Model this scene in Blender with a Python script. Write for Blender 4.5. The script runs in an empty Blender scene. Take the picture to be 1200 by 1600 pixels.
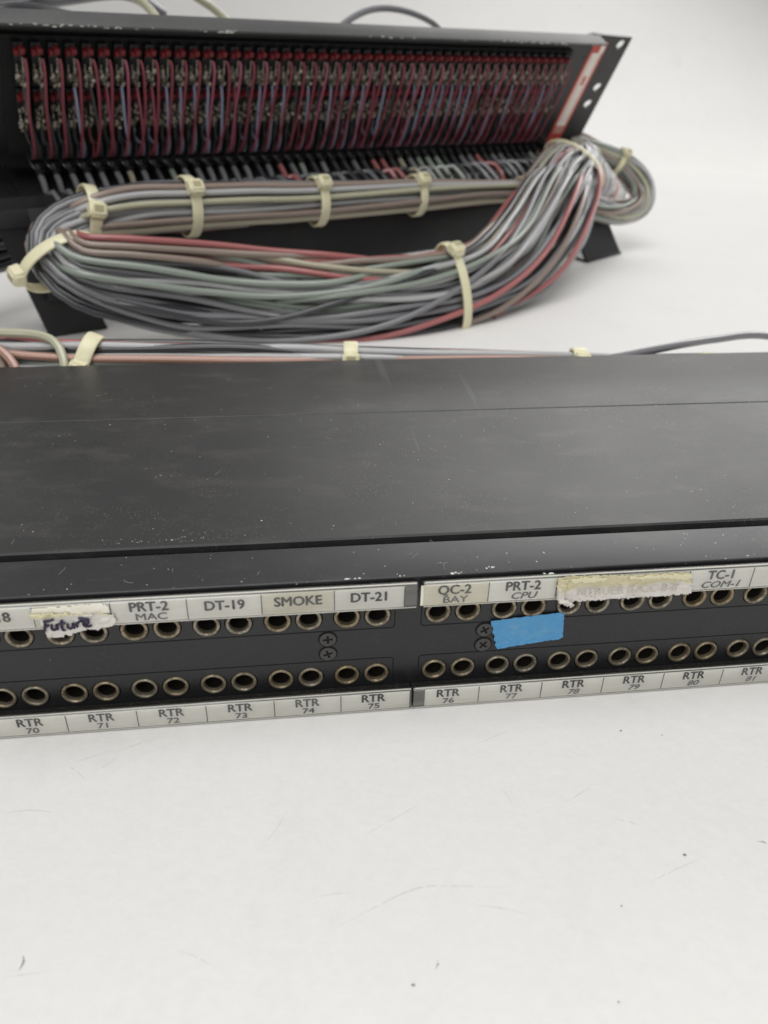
import bpy, bmesh, math, random
from mathutils import Vector, Matrix, noise
random.seed(7)
S = 0.001                                   # all lengths below are millimetres
sc = bpy.context.scene
COL = sc.collection

# ------------------------------------------------------------------ camera
cd = bpy.data.cameras.new('camera'); cam = bpy.data.objects.new('camera', cd); COL.objects.link(cam)
RX = Vector((0.999672338, 0.012922617, 0.022095743))
RD = Vector((0.025597185, -0.504679801, -0.862927044))
RF = Vector((0.0, 0.863209884, -0.504845219))
m = Matrix((RX, -RD, -RF)).transposed().to_4x4(); m.translation = Vector((0, 0, 153.484*S)); cam.matrix_world = m
cd.sensor_fit = 'VERTICAL'; cd.sensor_height = 24; cd.lens = 24*1202/1600
cd.clip_start = 0.01; cd.clip_end = 20
cd.dof.use_dof = True; cd.dof.focus_distance = 0.225; cd.dof.aperture_fstop = 10.5
sc.camera = cam
# ------------------------------------------------------------------ world, lamps, exposure
w = bpy.data.worlds.new('World'); sc.world = w; w.use_nodes = True
w.node_tree.nodes['Background'].inputs[0].default_value = (0.98, 0.99, 1.0, 1)
w.node_tree.nodes['Background'].inputs[1].default_value = 0.34
def area(name, loc, target, size, power, color):
    l = bpy.data.lights.new(name, 'AREA'); l.shape = 'RECTANGLE'; l.size, l.size_y = size; l.energy = power; l.color = color
    o = bpy.data.objects.new(name, l); COL.objects.link(o); o.location = loc
    o.rotation_euler = (Vector(target)-Vector(loc)).to_track_quat('-Z', 'Y').to_euler(); return o
area('overhead_softbox', (0.0, 0.12, 1.35), (0.05, 0.3, 0), (1.2, 0.8), 12.8, (1, 0.99, 0.98))
area('rear_softbox', (0.62, 1.82, 0.80), (0.05, 0.3, 0), (2.2, 0.6), 15.5, (1, 0.992, 0.98))
area('front_softbox', (-0.15, -0.85, 0.72), (0.0, 0.16, 0), (0.9, 0.5), 5.8, (1, 0.99, 0.98))
vs = sc.view_settings; vs.view_transform = 'Standard'; vs.look = 'None'; vs.gamma = 1; vs.use_curve_mapping = False; vs.exposure = 0.0
sc.render.engine = 'CYCLES'
sc.cycles.max_bounces = 8; sc.cycles.transparent_max_bounces = 12

# ------------------------------------------------------------------ helpers
def tag(o, label=None, cat=None, group=None, kind=None):
    for k, v in (('label', label), ('category', cat), ('group', group), ('kind', kind)):
        if v: o[k] = v
    return o
def empty(name, mat=None):
    o = bpy.data.objects.new(name, None); COL.objects.link(o); o.empty_display_size = 0.02
    if mat is not None: o.matrix_world = mat
    return o
def link(name, me, mat, parent=None):
    o = bpy.data.objects.new(name, me); COL.objects.link(o)
    if mat and not me.materials: me.materials.append(mat)
    if parent: o.parent = parent
    return o
def smooth(me, ang=40):
    me.shade_smooth() if hasattr(me, 'shade_smooth') else None
    try: me.set_sharp_from_angle(angle=math.radians(ang))
    except Exception: pass
class MB:
    def __init__(s): s.bm = bmesh.new()
    def box(s, x0, x1, y0, y1, z0, z1, bev=0.0, seg=2):
        b = bmesh.new(); bmesh.ops.create_cube(b, size=1)
        for v in b.verts: v.co = Vector(((x0+x1)/2+v.co.x*(x1-x0), (y0+y1)/2+v.co.y*(y1-y0), (z0+z1)/2+v.co.z*(z1-z0)))*S
        if bev: bmesh.ops.bevel(b, geom=list(b.edges), offset=bev*S, segments=seg, profile=0.6, affect='EDGES')
        s.add(b); return s
    def add(s, b, M=None):
        me = bpy.data.meshes.new('t'); b.to_mesh(me); b.free()
        if M is not None: me.transform(M)
        s.bm.from_mesh(me); bpy.data.meshes.remove(me)
    def prism(s, pts, axis, a0, a1, bev=0.0):
        """pts: 2D outline; axis 'x' -> pts are (y,z); 'y' -> (x,z); 'z' -> (x,y)"""
        b = bmesh.new()
        def P(p, a):
            return Vector({'x': (a, p[0], p[1]), 'y': (p[0], a, p[1]), 'z': (p[0], p[1], a)}[axis])*S
        A = [b.verts.new(P(p, a0)) for p in pts]; B = [b.verts.new(P(p, a1)) for p in pts]
        b.faces.new(A); b.faces.new(B[::-1])
        for i in range(len(pts)): j = (i+1) % len(pts); b.faces.new((A[j], A[i], B[i], B[j]))
        bmesh.ops.recalc_face_normals(b, faces=b.faces)
        if bev: bmesh.ops.bevel(b, geom=list(b.edges), offset=bev*S, segments=2, profile=0.6, affect='EDGES')
        s.add(b); return s
    def tube(s, pts, r, sides=8, cap=True):
        pts = [Vector(p)*S for p in pts]; n = len(pts); b = s.bm
        t0 = (pts[1]-pts[0]).normalized(); up = Vector((0, 0, 1)) if abs(t0.z) < .9 else Vector((1, 0, 0))
        u = t0.cross(up).normalized(); rings = []
        for i in range(n):
            t = (pts[min(i+1, n-1)]-pts[max(i-1, 0)])
            if t.length < 1e-9: t = t0
            t.normalize(); u = (u-t*u.dot(t)).normalized(); v = t.cross(u)
            rr = (r(i/(n-1)) if callable(r) else r)*S
            rings.append([b.verts.new(pts[i]+(u*math.cos(a)+v*math.sin(a))*rr) for a in [2*math.pi*k/sides for k in range(sides)]])
        for i in range(n-1):
            for k in range(sides):
                f = b.faces.new((rings[i][k], rings[i][(k+1) % sides], rings[i+1][(k+1) % sides], rings[i+1][k])); f.smooth = True
        if cap: b.faces.new(rings[0][::-1]); b.faces.new(rings[-1])
        return s
    def lathe(s, prof, M, seg=28):
        """prof: (radius, height) list; axis = local z, M places it (mm)"""
        b = s.bm; rings = []
        for r, h in prof:
            rings.append([b.verts.new((M @ Vector((r*math.cos(2*math.pi*k/seg), r*math.sin(2*math.pi*k/seg), h)))*S) for k in range(seg)])
        for i in range(len(prof)-1):
            for k in range(seg):
                f = b.faces.new((rings[i][k], rings[i][(k+1) % seg], rings[i+1][(k+1) % seg], rings[i+1][k])); f.smooth = True
        return s
    def blob(s, c, r, sq=(1, 1, 1), sub=2, rough=0.0, seed=0):
        b = bmesh.new(); bmesh.ops.create_icosphere(b, subdivisions=sub, radius=1)
        for v in b.verts:
            k = 1+rough*noise.noise(v.co*1.7+Vector((seed, seed*.3, 0)))
            v.co = (Vector(c)+Vector((v.co.x*sq[0], v.co.y*sq[1], v.co.z*sq[2]))*r*k)*S
        for f in b.faces: f.smooth = True
        s.add(b); return s
    def mesh(s, name, ang=40):
        me = bpy.data.meshes.new(name); s.bm.to_mesh(me); s.bm.free(); 
        try: me.set_sharp_from_angle(angle=math.radians(ang))
        except Exception: pass
        return me
    def build(s, name, mat, parent=None, ang=40): return link(name, s.mesh(name, ang), mat, parent)
def to_mesh_from_curve(cu, name):
    tmp = bpy.data.objects.new('tmp', cu); COL.objects.link(tmp)
    dg = bpy.context.evaluated_depsgraph_get(); dg.update()
    me = bpy.data.meshes.new_from_object(tmp.evaluated_get(dg)); me.name = name
    bpy.data.objects.remove(tmp); return me
def filled(loops, thick, M, bev=0.0):
    """flat plate from 2D loops (first outline, rest holes), extruded; local xy -> M (mm)"""
    cu = bpy.data.curves.new('c', 'CURVE'); cu.dimensions = '2D'; cu.fill_mode = 'BOTH'; cu.extrude = thick/2*S; cu.bevel_depth = bev*S; cu.bevel_resolution = 1
    for lp in loops:
        sp = cu.splines.new('POLY'); sp.points.add(len(lp)-1); sp.use_cyclic_u = True
        for p, q in zip(sp.points, lp): p.co = (q[0]*S, q[1]*S, 0, 1)
    me = to_mesh_from_curve(cu, 'plate')
    M2 = M.copy(); M2.translation = M.translation*S; me.transform(M2); return me
def circ(x, y, r, n=28, rx=None): rx = rx or r; return [(x+rx*math.cos(2*math.pi*k/n), y+r*math.sin(2*math.pi*k/n)) for k in range(n)]
def rrect(x0, x1, y0, y1, r, n=5):
    o = []
    for cx, cy, a in ((x1-r, y1-r, 0), (x0+r, y1-r, 90), (x0+r, y0+r, 180), (x1-r, y0+r, 270)):
        for k in range(n+1): t = math.radians(a+90*k/n); o.append((cx+r*math.cos(t), cy+r*math.sin(t)))
    return o
FONT = None
def text_mesh(txt, size, M, bold=0.0, xs=1.0, ys=1.0, shear=0.0, space=1.0):
    cu = bpy.data.curves.new('txt', 'FONT'); cu.body = txt; cu.size = size*S; cu.align_x = 'CENTER'; cu.align_y = 'CENTER'
    cu.offset = bold*S; cu.shear = shear; cu.space_character = space; cu.resolution_u = 3
    me = to_mesh_from_curve(cu, 'lettering')
    me.transform(Matrix.Diagonal((xs, ys, 1, 1)))
    M2 = M.copy(); M2.translation = M.translation*S; me.transform(M2); return me
def bold_text(txt, size, M, w_=.09, **k):
    out = []
    for i, (a, b) in enumerate(((0, 0), (w_, 0), (-w_, 0), (0, w_*.7), (0, -w_*.7))):
        M2 = M.copy(); M2.translation = M.translation+Vector((a, -.002*i, b)); out.append(text_mesh(txt, size, M2, **k))
    return out
def join(name, meshes, mat, parent):
    bm = bmesh.new()
    for me in meshes: bm.from_mesh(me); bpy.data.meshes.remove(me)
    me = bpy.data.meshes.new(name); bm.to_mesh(me); bm.free(); me.materials.clear(); return link(name, me, mat, parent)
def catmull(P, step=4.0):
    P = [Vector(p) for p in P]; P = [P[0]*2-P[1]]+P+[P[-1]*2-P[-2]]; out = []
    for i in range(1, len(P)-2):
        a, b, c, d = P[i-1:i+3]; n = max(2, int((c-b).length/step))
        for k in range(n):
            t = k/n; out.append(0.5*((2*b)+(c-a)*t+(2*a-5*b+4*c-d)*t*t+(-a+3*b-3*c+d)*t**3))
    out.append(P[-2].copy()); return out

# ------------------------------------------------------------------ materials
def mat(name, color, rough=0.5, metal=0.0, spec=0.5, coat=0.0):
    m = bpy.data.materials.new(name); m.use_nodes = True; b = m.node_tree.nodes['Principled BSDF']
    b.inputs['Base Color'].default_value = (*color, 1); b.inputs['Roughness'].default_value = rough
    b.inputs['Metallic'].default_value = metal; b.inputs['Specular IOR Level'].default_value = spec; b.inputs['Coat Weight'].default_value = coat
    return m
class NT:
    def __init__(s, m): s.t = m.node_tree; s.b = s.t.nodes['Principled BSDF']; s.tc = s.n('ShaderNodeTexCoord')
    def n(s, ty, **k):
        nd = s.t.nodes.new(ty)
        for a, v in k.items(): setattr(nd, a, v)
        return nd
    def l(s, a, b): s.t.links.new(a, b)
    def noise(s, scale, detail=3, rough=0.5, vec=None, stretch=None, rot=None):
        nd = s.n('ShaderNodeTexNoise'); nd.inputs['Scale'].default_value = scale; nd.inputs['Detail'].default_value = detail; nd.inputs['Roughness'].default_value = rough
        src = vec or s.tc.outputs['Object']
        if stretch or rot:
            mp = s.n('ShaderNodeMapping'); mp.inputs['Scale'].default_value = stretch or (1, 1, 1); mp.inputs['Rotation'].default_value = rot or (0, 0, 0); s.l(src, mp.inputs['Vector']); src = mp.outputs[0]
        s.l(src, nd.inputs['Vector']); return nd.outputs['Fac']
    def ramp(s, fac, a, b, ca=(0, 0, 0, 1), cb=(1, 1, 1, 1)):
        r = s.n('ShaderNodeValToRGB'); r.color_ramp.elements[0].position = a; r.color_ramp.elements[1].position = b
        r.color_ramp.elements[0].color = ca; r.color_ramp.elements[1].color = cb; s.l(fac, r.inputs[0]); return r.outputs[0]
    def math(s, op, a, b):
        nd = s.n('ShaderNodeMath', operation=op)
        for i, v in enumerate((a, b)):
            if isinstance(v, (int, float)): nd.inputs[i].default_value = v
            else: s.l(v, nd.inputs[i])
        return nd.outputs[0]
    def mix(s, fac, a, b):
        nd = s.n('ShaderNodeMix', data_type='RGBA')
        if isinstance(fac, (int, float)): nd.inputs[0].default_value = fac
        else: s.l(fac, nd.inputs[0])
        for i, v in ((6, a), (7, b)):
            if isinstance(v, tuple): nd.inputs[i].default_value = (*v, 1) if len(v) == 3 else v
            else: s.l(v, nd.inputs[i])
        return nd.outputs[2]
    def bump(s, h, strength, dist=0.0005):
        b = s.n('ShaderNodeBump'); b.inputs['Strength'].default_value = strength; b.inputs['Distance'].default_value = dist; s.l(h, b.inputs['Height']); s.l(b.outputs[0], s.b.inputs['Normal'])

def painted_black(name, base, rough, dust=1.0, speck=1.0):
    m = mat(name, base, rough); t = NT(m)
    smear = t.ramp(t.noise(14, 6, .62), .46, .78)                    # broad hazy smears of dust
    smear2 = t.ramp(t.noise(45, 5, .65, stretch=(1, 2.2, 1), rot=(0, 0, .5)), .52, .82)
    v = t.n('ShaderNodeTexVoronoi'); v.inputs['Scale'].default_value = 420; v.inputs['Randomness'].default_value = 1; t.l(t.tc.outputs['Object'], v.inputs['Vector'])
    spk = t.ramp(v.outputs['Distance'], .05, .11, (1, 1, 1, 1), (0, 0, 0, 1))
    gate = t.ramp(t.noise(60, 4, .7), .56, .66)
    spk = t.math('MULTIPLY', spk, gate)
    v2 = t.n('ShaderNodeTexVoronoi'); v2.inputs['Scale'].default_value = 950; t.l(t.tc.outputs['Object'], v2.inputs['Vector'])
    fine = t.math('MULTIPLY', t.ramp(v2.outputs['Distance'], .08, .2, (1, 1, 1, 1), (0, 0, 0, 1)), t.ramp(t.noise(35, 5, .7), .42, .7))
    # hair scratches
    scr = t.ramp(t.noise(190, 2, .5, stretch=(.06, 1.3, 1), rot=(0, 0, 1.1)), .735, .75)
    scr2 = t.ramp(t.noise(150, 2, .5, stretch=(1.3, .05, 1), rot=(0, 0, .35)), .74, .755)
    c = t.mix(t.math('MULTIPLY', smear, .03*dust), base, (.42, .41, .39))
    c = t.mix(t.math('MULTIPLY', smear2, .06*dust), c, (.4, .38, .35))
    c = t.mix(t.math('MULTIPLY', fine, .30*dust), c, (.5, .49, .46))
    c = t.mix(t.math('MULTIPLY', spk, .75*speck), c, (.62, .6, .56))
    c = t.mix(t.math('MULTIPLY', t.math('ADD', scr, scr2), .035*dust), c, (.5, .5, .5))
    t.l(c, t.b.inputs['Base Color'])
    r = t.math('ADD', t.math('MULTIPLY', t.noise(9, 5, .6), .22), rough-.11); t.l(r, t.b.inputs['Roughness'])
    t.bump(t.noise(1600, 2), .12, .0002)
    return m
M_COVER = painted_black('black_painted_metal', (.027, .027, .027), .44, 1.5)
M_FLANGE = painted_black('black_flange_lit', (.055, .055, .055), .5, 1.0)  # same black paint, base lightened to stand for overhead light on the flange
M_FACE = painted_black('black_satin_face', (.014, .0145, .016), .42, .35, .25)
M_LIP = painted_black('black_anodised_lip', (.022, .022, .024), .42, 1.0, 1.3)
M_REAR = painted_black('worn_black_metal', (.013, .013, .014), .4, .5, .5)
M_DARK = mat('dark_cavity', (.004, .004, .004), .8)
M_BLACKP = mat('black_plastic', (.01, .01, .011), .35)
M_GROOVE = mat('groove_black', (.002, .002, .002), .9)
def dusty():
    m = mat('dust_covered_ledge', (.012, .012, .011), .8); t = NT(m)
    v = t.n('ShaderNodeTexVoronoi'); v.inputs['Scale'].default_value = 1500; t.l(t.tc.outputs['Object'], v.inputs['Vector'])
    f = t.math('MULTIPLY', t.ramp(v.outputs['Distance'], .1, .34, (1, 1, 1, 1), (0, 0, 0, 1)), t.ramp(t.noise(260, 4, .7), .36, .7))
    t.l(t.mix(t.math('MULTIPLY', f, .55), (.012, .012, .011), (.33, .31, .26)), t.b.inputs['Base Color']); t.bump(t.noise(1500, 3), .6, .0004); return m
M_DUST = dusty()
def metal_ring():
    m = mat('tarnished_brass_nickel', (.45, .42, .36), .42, 1.0); t = NT(m)
    oi = t.n('ShaderNodeObjectInfo')
    f = t.ramp(t.noise(420, 5, .7), .42, .62)
    base = t.mix(oi.outputs['Random'], (.34, .315, .255), (.34, .27, .165))
    t.l(t.mix(f, base, (.16, .13, .09)), t.b.inputs['Base Color']); t.b.inputs['Metallic'].default_value = .75
    t.l(t.ramp(f, 0, 1, (.34, .34, .34, 1), (.65, .65, .65, 1)), t.b.inputs['Roughness']); t.bump(t.noise(1800, 3), .35, .0002); return m
M_RING = metal_ring()
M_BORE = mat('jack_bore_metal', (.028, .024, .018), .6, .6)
M_SCREW = mat('black_oxide_screw', (.075, .073, .07), .4, .6)
def paper(name, base, stain, amt=.35):
    m = mat(name, base, .5, coat=0); t = NT(m)
    f = t.ramp(t.noise(70, 5, .65), .45, .75); g = t.ramp(t.noise(28, 4, .6, stretch=(.5, 2, 4)), .5, .75)
    c = t.mix(t.math('MULTIPLY', f, amt), base, stain); c = t.mix(t.math('MULTIPLY', g, amt*.7), c, (.46, .45, .40)); t.l(c, t.b.inputs['Base Color']); return m
M_PAPER = paper('white_label_paper', (.86, .85, .81), (.70, .68, .58))
M_STAIN = paper('stained_label_paper', (.80, .775, .67), (.62, .56, .36), .6)
M_INK = mat('label_ink', (.02, .019, .024), .6)
M_INKF = mat('faded_label_ink', (.085, .08, .09), .6)
M_PEN = mat('violet_marker_ink', (.012, .008, .035), .5)
def clear():
    m = bpy.data.materials.new('clear_acrylic'); m.use_nodes = True; t = m.node_tree; t.nodes.clear()
    o = t.nodes.new('ShaderNodeOutputMaterial'); a = t.nodes.new('ShaderNodeBsdfTransparent'); g = t.nodes.new('ShaderNodeBsdfGlossy'); d = t.nodes.new('ShaderNodeBsdfDiffuse')
    a.inputs[0].default_value = (.985, .985, .97, 1); g.inputs['Roughness'].default_value = .16; g.inputs[0].default_value = (1, 1, 1, 1)
    d.inputs[0].default_value = (.75, .74, .68, 1)
    fr = t.nodes.new('ShaderNodeFresnel'); fr.inputs[0].default_value = 1.49
    ns = t.nodes.new('ShaderNodeTexNoise'); ns.inputs['Scale'].default_value = 90; ns.inputs['Detail'].default_value = 5
    tc = t.nodes.new('ShaderNodeTexCoord'); mp = t.nodes.new('ShaderNodeMapping'); mp.inputs['Scale'].default_value = (.35, 1, 2.5)
    t.links.new(tc.outputs['Object'], mp.inputs[0]); t.links.new(mp.outputs[0], ns.inputs['Vector'])
    rp = t.nodes.new('ShaderNodeValToRGB'); rp.color_ramp.elements[0].position = .4; rp.color_ramp.elements[0].color = (.03, .03, .03, 1); rp.color_ramp.elements[1].position = .75; rp.color_ramp.elements[1].color = (.2, .2, .2, 1)
    t.links.new(ns.outputs['Fac'], rp.inputs[0])
    m1 = t.nodes.new('ShaderNodeMixShader'); m2 = t.nodes.new('ShaderNodeMixShader')
    t.links.new(rp.outputs[0], m1.inputs[0]); t.links.new(a.outputs[0], m1.inputs[1]); t.links.new(d.outputs[0], m1.inputs[2])
    t.links.new(fr.outputs[0], m2.inputs[0]); t.links.new(m1.outputs[0], m2.inputs[1]); t.links.new(g.outputs[0], m2.inputs[2]); t.links.new(m2.outputs[0], o.inputs[0]); return m
M_CLEAR = clear()
M_EDGE = mat('pale_glint_on_plastic', (.55, .54, .48), .25)  # pale colour stands in for the glint on clear plastic edges
def blue():
    m = mat('blue_vinyl_sticker', (.05, .25, .52), .45); t = NT(m)
    c = t.mix(t.math('MULTIPLY', t.ramp(t.noise(260, 5, .7, stretch=(1, 1, 1)), .5, .7), .4), (.075, .29, .54), (.16, .35, .50))
    c = t.mix(t.math('MULTIPLY', t.ramp(t.noise(120, 6, .75, stretch=(.4, 1, 2)), .6, .68), .6), c, (.45, .47, .42)); t.l(c, t.b.inputs['Base Color']); t.bump(t.noise(700, 3), .3, .0002); return m
M_BLUE = blue()
def tape():
    m = mat('torn_paper_tape', (.68, .66, .6), .7); t = NT(m)
    sx = t.n('ShaderNodeSeparateXYZ'); t.l(t.tc.outputs['Object'], sx.inputs[0])
    top = t.math('ADD', sx.outputs['Z'], t.math('MULTIPLY', t.math('SUBTRACT', t.noise(190, 4, .7), .5), .006))
    y = t.n('ShaderNodeMapRange'); y.inputs[1].default_value = .0383; y.inputs[2].default_value = .0392; t.l(top, y.inputs[0])
    c = t.mix(t.math('MULTIPLY', t.ramp(t.noise(240, 5, .7), .45, .75), .35), (.66, .635, .59), (.45, .40, .33))
    c = t.mix(t.math('MULTIPLY', y.outputs[0], .85), c, (.58, .52, .30)); t.l(c, t.b.inputs['Base Color']); t.bump(t.noise(900, 5, .7), .7, .0004); return m
M_TAPE = tape()
M_GLUE = mat('yellowed_adhesive', (.66, .62, .42), .55)
M_GHOST = mat('ghost_lettering', (.50, .44, .38), .8)
def cable_mat(name, c, r=.3):
    m = mat(name, c, r, coat=.45); m.node_tree.nodes['Principled BSDF'].inputs['Coat Roughness'].default_value = .18; t = NT(m); oi = t.n('ShaderNodeObjectInfo')
    f = t.math('MULTIPLY', oi.outputs['Random'], .5)
    t.l(t.mix(t.math('ADD', f, t.math('MULTIPLY', t.noise(35, 3), .3)), c, tuple(x*.62 for x in c)), t.b.inputs['Base Color']); t.bump(t.noise(500, 2), .15, .0003); return m
CM = dict(gray=cable_mat('grey_cable_jacket', (.20, .20, .21)), lgray=cable_mat('light_grey_cable_jacket', (.43, .43, .43)), dark=cable_mat('dark_grey_cable_jacket', (.035, .035, .04)),
          green=cable_mat('sage_green_cable_jacket', (.29, .33, .28)), brown=cable_mat('brown_cable_jacket', (.29, .225, .185)), beige=cable_mat('beige_cable_jacket', (.42, .38, .28)),
          red=cable_mat('salmon_red_cable_jacket', (.40, .13, .125)), blue=cable_mat('slate_blue_cable_jacket', (.13, .165, .215)), cream=cable_mat('cream_cable_jacket', (.48, .47, .33)), tan=cable_mat('tan_cable_jacket', (.42, .24, .18)))
M_WRED = mat('red_hookup_wire', (.19, .040, .055), .4); M_WBLUE = mat('lavender_hookup_wire', (.26, .28, .38), .35); M_WGRAY = mat('grey_hookup_wire', (.05, .05, .055), .4)
M_WPINK = mat('pink_hookup_wire', (.27, .075, .11), .38); M_REDCAP = mat('red_plastic_insulator', (.14, .010, .013), .55)
def solder():
    m = mat('dull_solder_lug', (.30, .28, .23), .5, .7); t = NT(m); t.l(t.mix(t.ramp(t.noise(500, 4), .4, .6), (.38, .355, .29), (.10, .085, .065)), t.b.inputs['Base Color']); return m
M_LUG = solder()
def nylon():
    m = mat('aged_ivory_nylon', (.70, .66, .44), .38); b = m.node_tree.nodes['Principled BSDF']; b.inputs['Subsurface Weight'].default_value = .35; b.inputs['Subsurface Radius'].default_value = (.004, .003, .0015); b.inputs['Subsurface Scale'].default_value = 1
    t = NT(m); t.l(t.mix(t.math('MULTIPLY', t.noise(120, 4), .5), (.74, .70, .49), (.60, .55, .34)), t.b.inputs['Base Color']); return m
M_NYLON = nylon()
M_CHIP = mat('white_paint_chip', (.62, .61, .57), .7)
M_STRIP = mat('cream_designation_card', (.88, .85, .76), .5); M_STRIPR = mat('red_border_print', (.58, .07, .05), .5)

# ------------------------------------------------------------------ tabletop and backdrop: one seamless white sweep
def table():
    m = mat('white_matte_board', (.715, .705, .685), .62, spec=.3); t = NT(m)
    c = t.mix(t.math('MULTIPLY', t.ramp(t.noise(9, 6, .65), .4, .7), .16), (.72, .71, .69), (.60, .59, .57))
    c = t.mix(t.math('MULTIPLY', t.ramp(t.noise(260, 5, .75), .4, .7), .16), c, (.56, .55, .53))
    c = t.mix(t.math('MULTIPLY', t.ramp(t.noise(22, 6, .7, stretch=(1, .5, 1), rot=(0, 0, .6)), .56, .72), .22), c, (.55, .54, .52))
    c = t.mix(t.math('MULTIPLY', t.ramp(t.noise(38, 6, .7), .55, .8), .12), c, (.50, .49, .48))
    s1 = t.math('MULTIPLY', t.ramp(t.noise(120, 2, .5, stretch=(.12, 1.4, 1), rot=(0, 0, .5)), .735, .78), t.ramp(t.noise(11, 3), .5, .62))
    s2 = t.math('MULTIPLY', t.ramp(t.noise(100, 2, .5, stretch=(1.4, .1, 1), rot=(0, 0, -.6)), .745, .79), t.ramp(t.noise(13, 3), .5, .6))
    c = t.mix(t.math('MULTIPLY', t.math('ADD', s1, s2), .22), c, (.40, .38, .37))
    v = t.n('ShaderNodeTexVoronoi'); v.inputs['Scale'].default_value = 210; t.l(t.tc.outputs['Object'], v.inputs['Vector'])
    sp = t.math('MULTIPLY', t.ramp(v.outputs['Distance'], .025, .06, (1, 1, 1, 1), (0, 0, 0, 1)), t.ramp(t.noise(24, 4, .7), .57, .63))
    c = t.mix(t.math('MULTIPLY', sp, .35), c, (.2, .19, .18)); t.l(c, t.b.inputs['Base Color'])
    t.bump(t.noise(320, 6, .7), .5, .0004); return m
M_TABLE = table()
bm = bmesh.new(); prof = [(-900, 0)]+[(y, 0) for y in range(-600, 1500, 150)]+[(1500+550*math.sin(a), 550-550*math.cos(a)) for a in [math.pi/2*k/14 for k in range(15)]]+[(2050, 1100), (2050, 2200)]
rows = [[bm.verts.new((x*S, y*S, z*S)) for x in (-2200, -700, 700, 2600)] for y, z in prof]
for i in range(len(rows)-1):
    for k in range(3): f = bm.faces.new((rows[i][k], rows[i][k+1], rows[i+1][k+1], rows[i+1][k])); f.smooth = True
me = bpy.data.meshes.new('tabletop'); bm.to_mesh(me); bm.free(); tag(link('tabletop', me, M_TABLE), kind='structure')

# ------------------------------------------------------------------ FRONT PATCH PANEL (its own frame: x along, y into depth, z up)
dX = Vector((0.99083794, 0.13505616, 0)); dY = Vector((-0.13505616, 0.99083794, 0))
MF = Matrix((dX, dY, Vector((0, 0, 1)))).transposed().to_4x4(); MF.translation = Vector((6.9086, 160.0254, 0))*S
front = empty('patch_panel', MF)
tag(front, 'low black patch panel in the foreground with rows of round jacks and paper labels', 'patch panel')
P16 = 17.78; A = 8.004; G = 15.95; ZB, ZT, H = 9.743, 29.415, 42.0
jx = []
x = G/2
for k in range(24): jx.append(x); x += A if k % 2 == 0 else P16-A
JX = [-v for v in jx[::-1]]+jx
XL = 219
FY = Matrix.Rotation(math.pi/2, 4, 'X')                  # local xy -> x,z plane facing -y
def fplane(y): m = FY.copy(); m.translation = Vector((0, y, 0)); return m
# face with jack holes
holes = [circ(x, z, 3.62) for x in JX for z in (ZB, ZT)]
link('face_plate', filled([rrect(-XL, XL, 0.8, 40.6, .4)]+holes, 3.0, fplane(1.5)), M_FACE, front)
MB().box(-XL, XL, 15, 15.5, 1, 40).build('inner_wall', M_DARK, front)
# jacks
prof_j = [(2.35, -12), (2.35, -.1), (2.5, .25), (2.75, .5), (3.15, .5), (3.35, .25), (3.38, -.6), (3.38, -3.5)]
jm = bm = MB(); jm.lathe(prof_j, Matrix.Rotation(math.pi/2, 4, 'X'), 32); JM = jm.mesh('jack', 60); JM.materials.append(M_RING)
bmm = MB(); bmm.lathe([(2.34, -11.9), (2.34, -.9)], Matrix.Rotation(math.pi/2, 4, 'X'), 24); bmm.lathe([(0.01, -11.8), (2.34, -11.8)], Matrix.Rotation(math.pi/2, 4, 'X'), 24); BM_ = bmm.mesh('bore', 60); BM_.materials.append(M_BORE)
for z in (ZB, ZT):
    for x in JX:
        j = bpy.data.objects.new('jack', JM); COL.objects.link(j); j.parent = front; j.location = (x*S, 0, z*S); j.rotation_euler = (random.uniform(-.02, .02), random.uniform(0, 6.28), random.uniform(-.02, .02))
        b = bpy.data.objects.new('bore', BM_); COL.objects.link(b); b.parent = j
# top lip (with rolled front edge), gap, long cover with its crease
MB().box(-XL, XL, -1.2, 14.6, 40.7, H, .45, 3).build('top_lip', M_LIP, front)
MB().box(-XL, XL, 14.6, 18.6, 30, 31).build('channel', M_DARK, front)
MB().prism([(18.2, 30), (18.2, H-.5), (18.7, H), (103.1, H), (103.4, H-.35), (103.6, H-.35), (103.6, 30)], 'x', -XL, XL).build('front_cover', M_COVER, front)
MB().prism([(103.7, 30), (103.7, H-.15), (103.9, H+.03), (161.2, H), (162, H-.6), (162, 28), (160, 28), (160, 30)], 'x', -XL, XL).build('rear_cover', M_COVER, front)
MB().box(-XL-1.5, -XL-.01, 2, 160, 1, 41.6, .4).box(XL+.01, XL+1.5, 2, 160, 1, 41.6, .4).build('side_plate', M_LIP, front)
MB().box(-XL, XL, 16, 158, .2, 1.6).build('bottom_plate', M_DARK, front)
for sgn in (-1, 1):
    o = [(sgn*(XL+.2), .5), (sgn*(XL+22), .5), (sgn*(XL+22), 43.5), (sgn*(XL+.2), 43.5)]
    link('rack_ear', filled([o, circ(sgn*(XL+14), 6.4, 3.2, 20, 5), circ(sgn*(XL+14), 38, 3.2, 20, 5)], 2.5, fplane(1.3)), M_FACE, front)
# thin grooves round each module
def ribbon_loop(x0, x1, z0, z1, r, wd=.28):
    return filled([rrect(x0-wd/2, x1+wd/2, z0-wd/2, z1+wd/2, r), rrect(x0+wd/2, x1-wd/2, z0+wd/2, z1-wd/2, max(.1, r-wd))[::-1]], .05, fplane(-.03))
gl = []
for a, b in ((-216, -3.4), (3.6, 216)):
    gl += [ribbon_loop(a, b, 25.1, 38.6, 1.1), ribbon_loop(a, b, 5.6, 14.9, 1.1)]
join('module_groove', gl, M_GROOVE, front)
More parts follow.
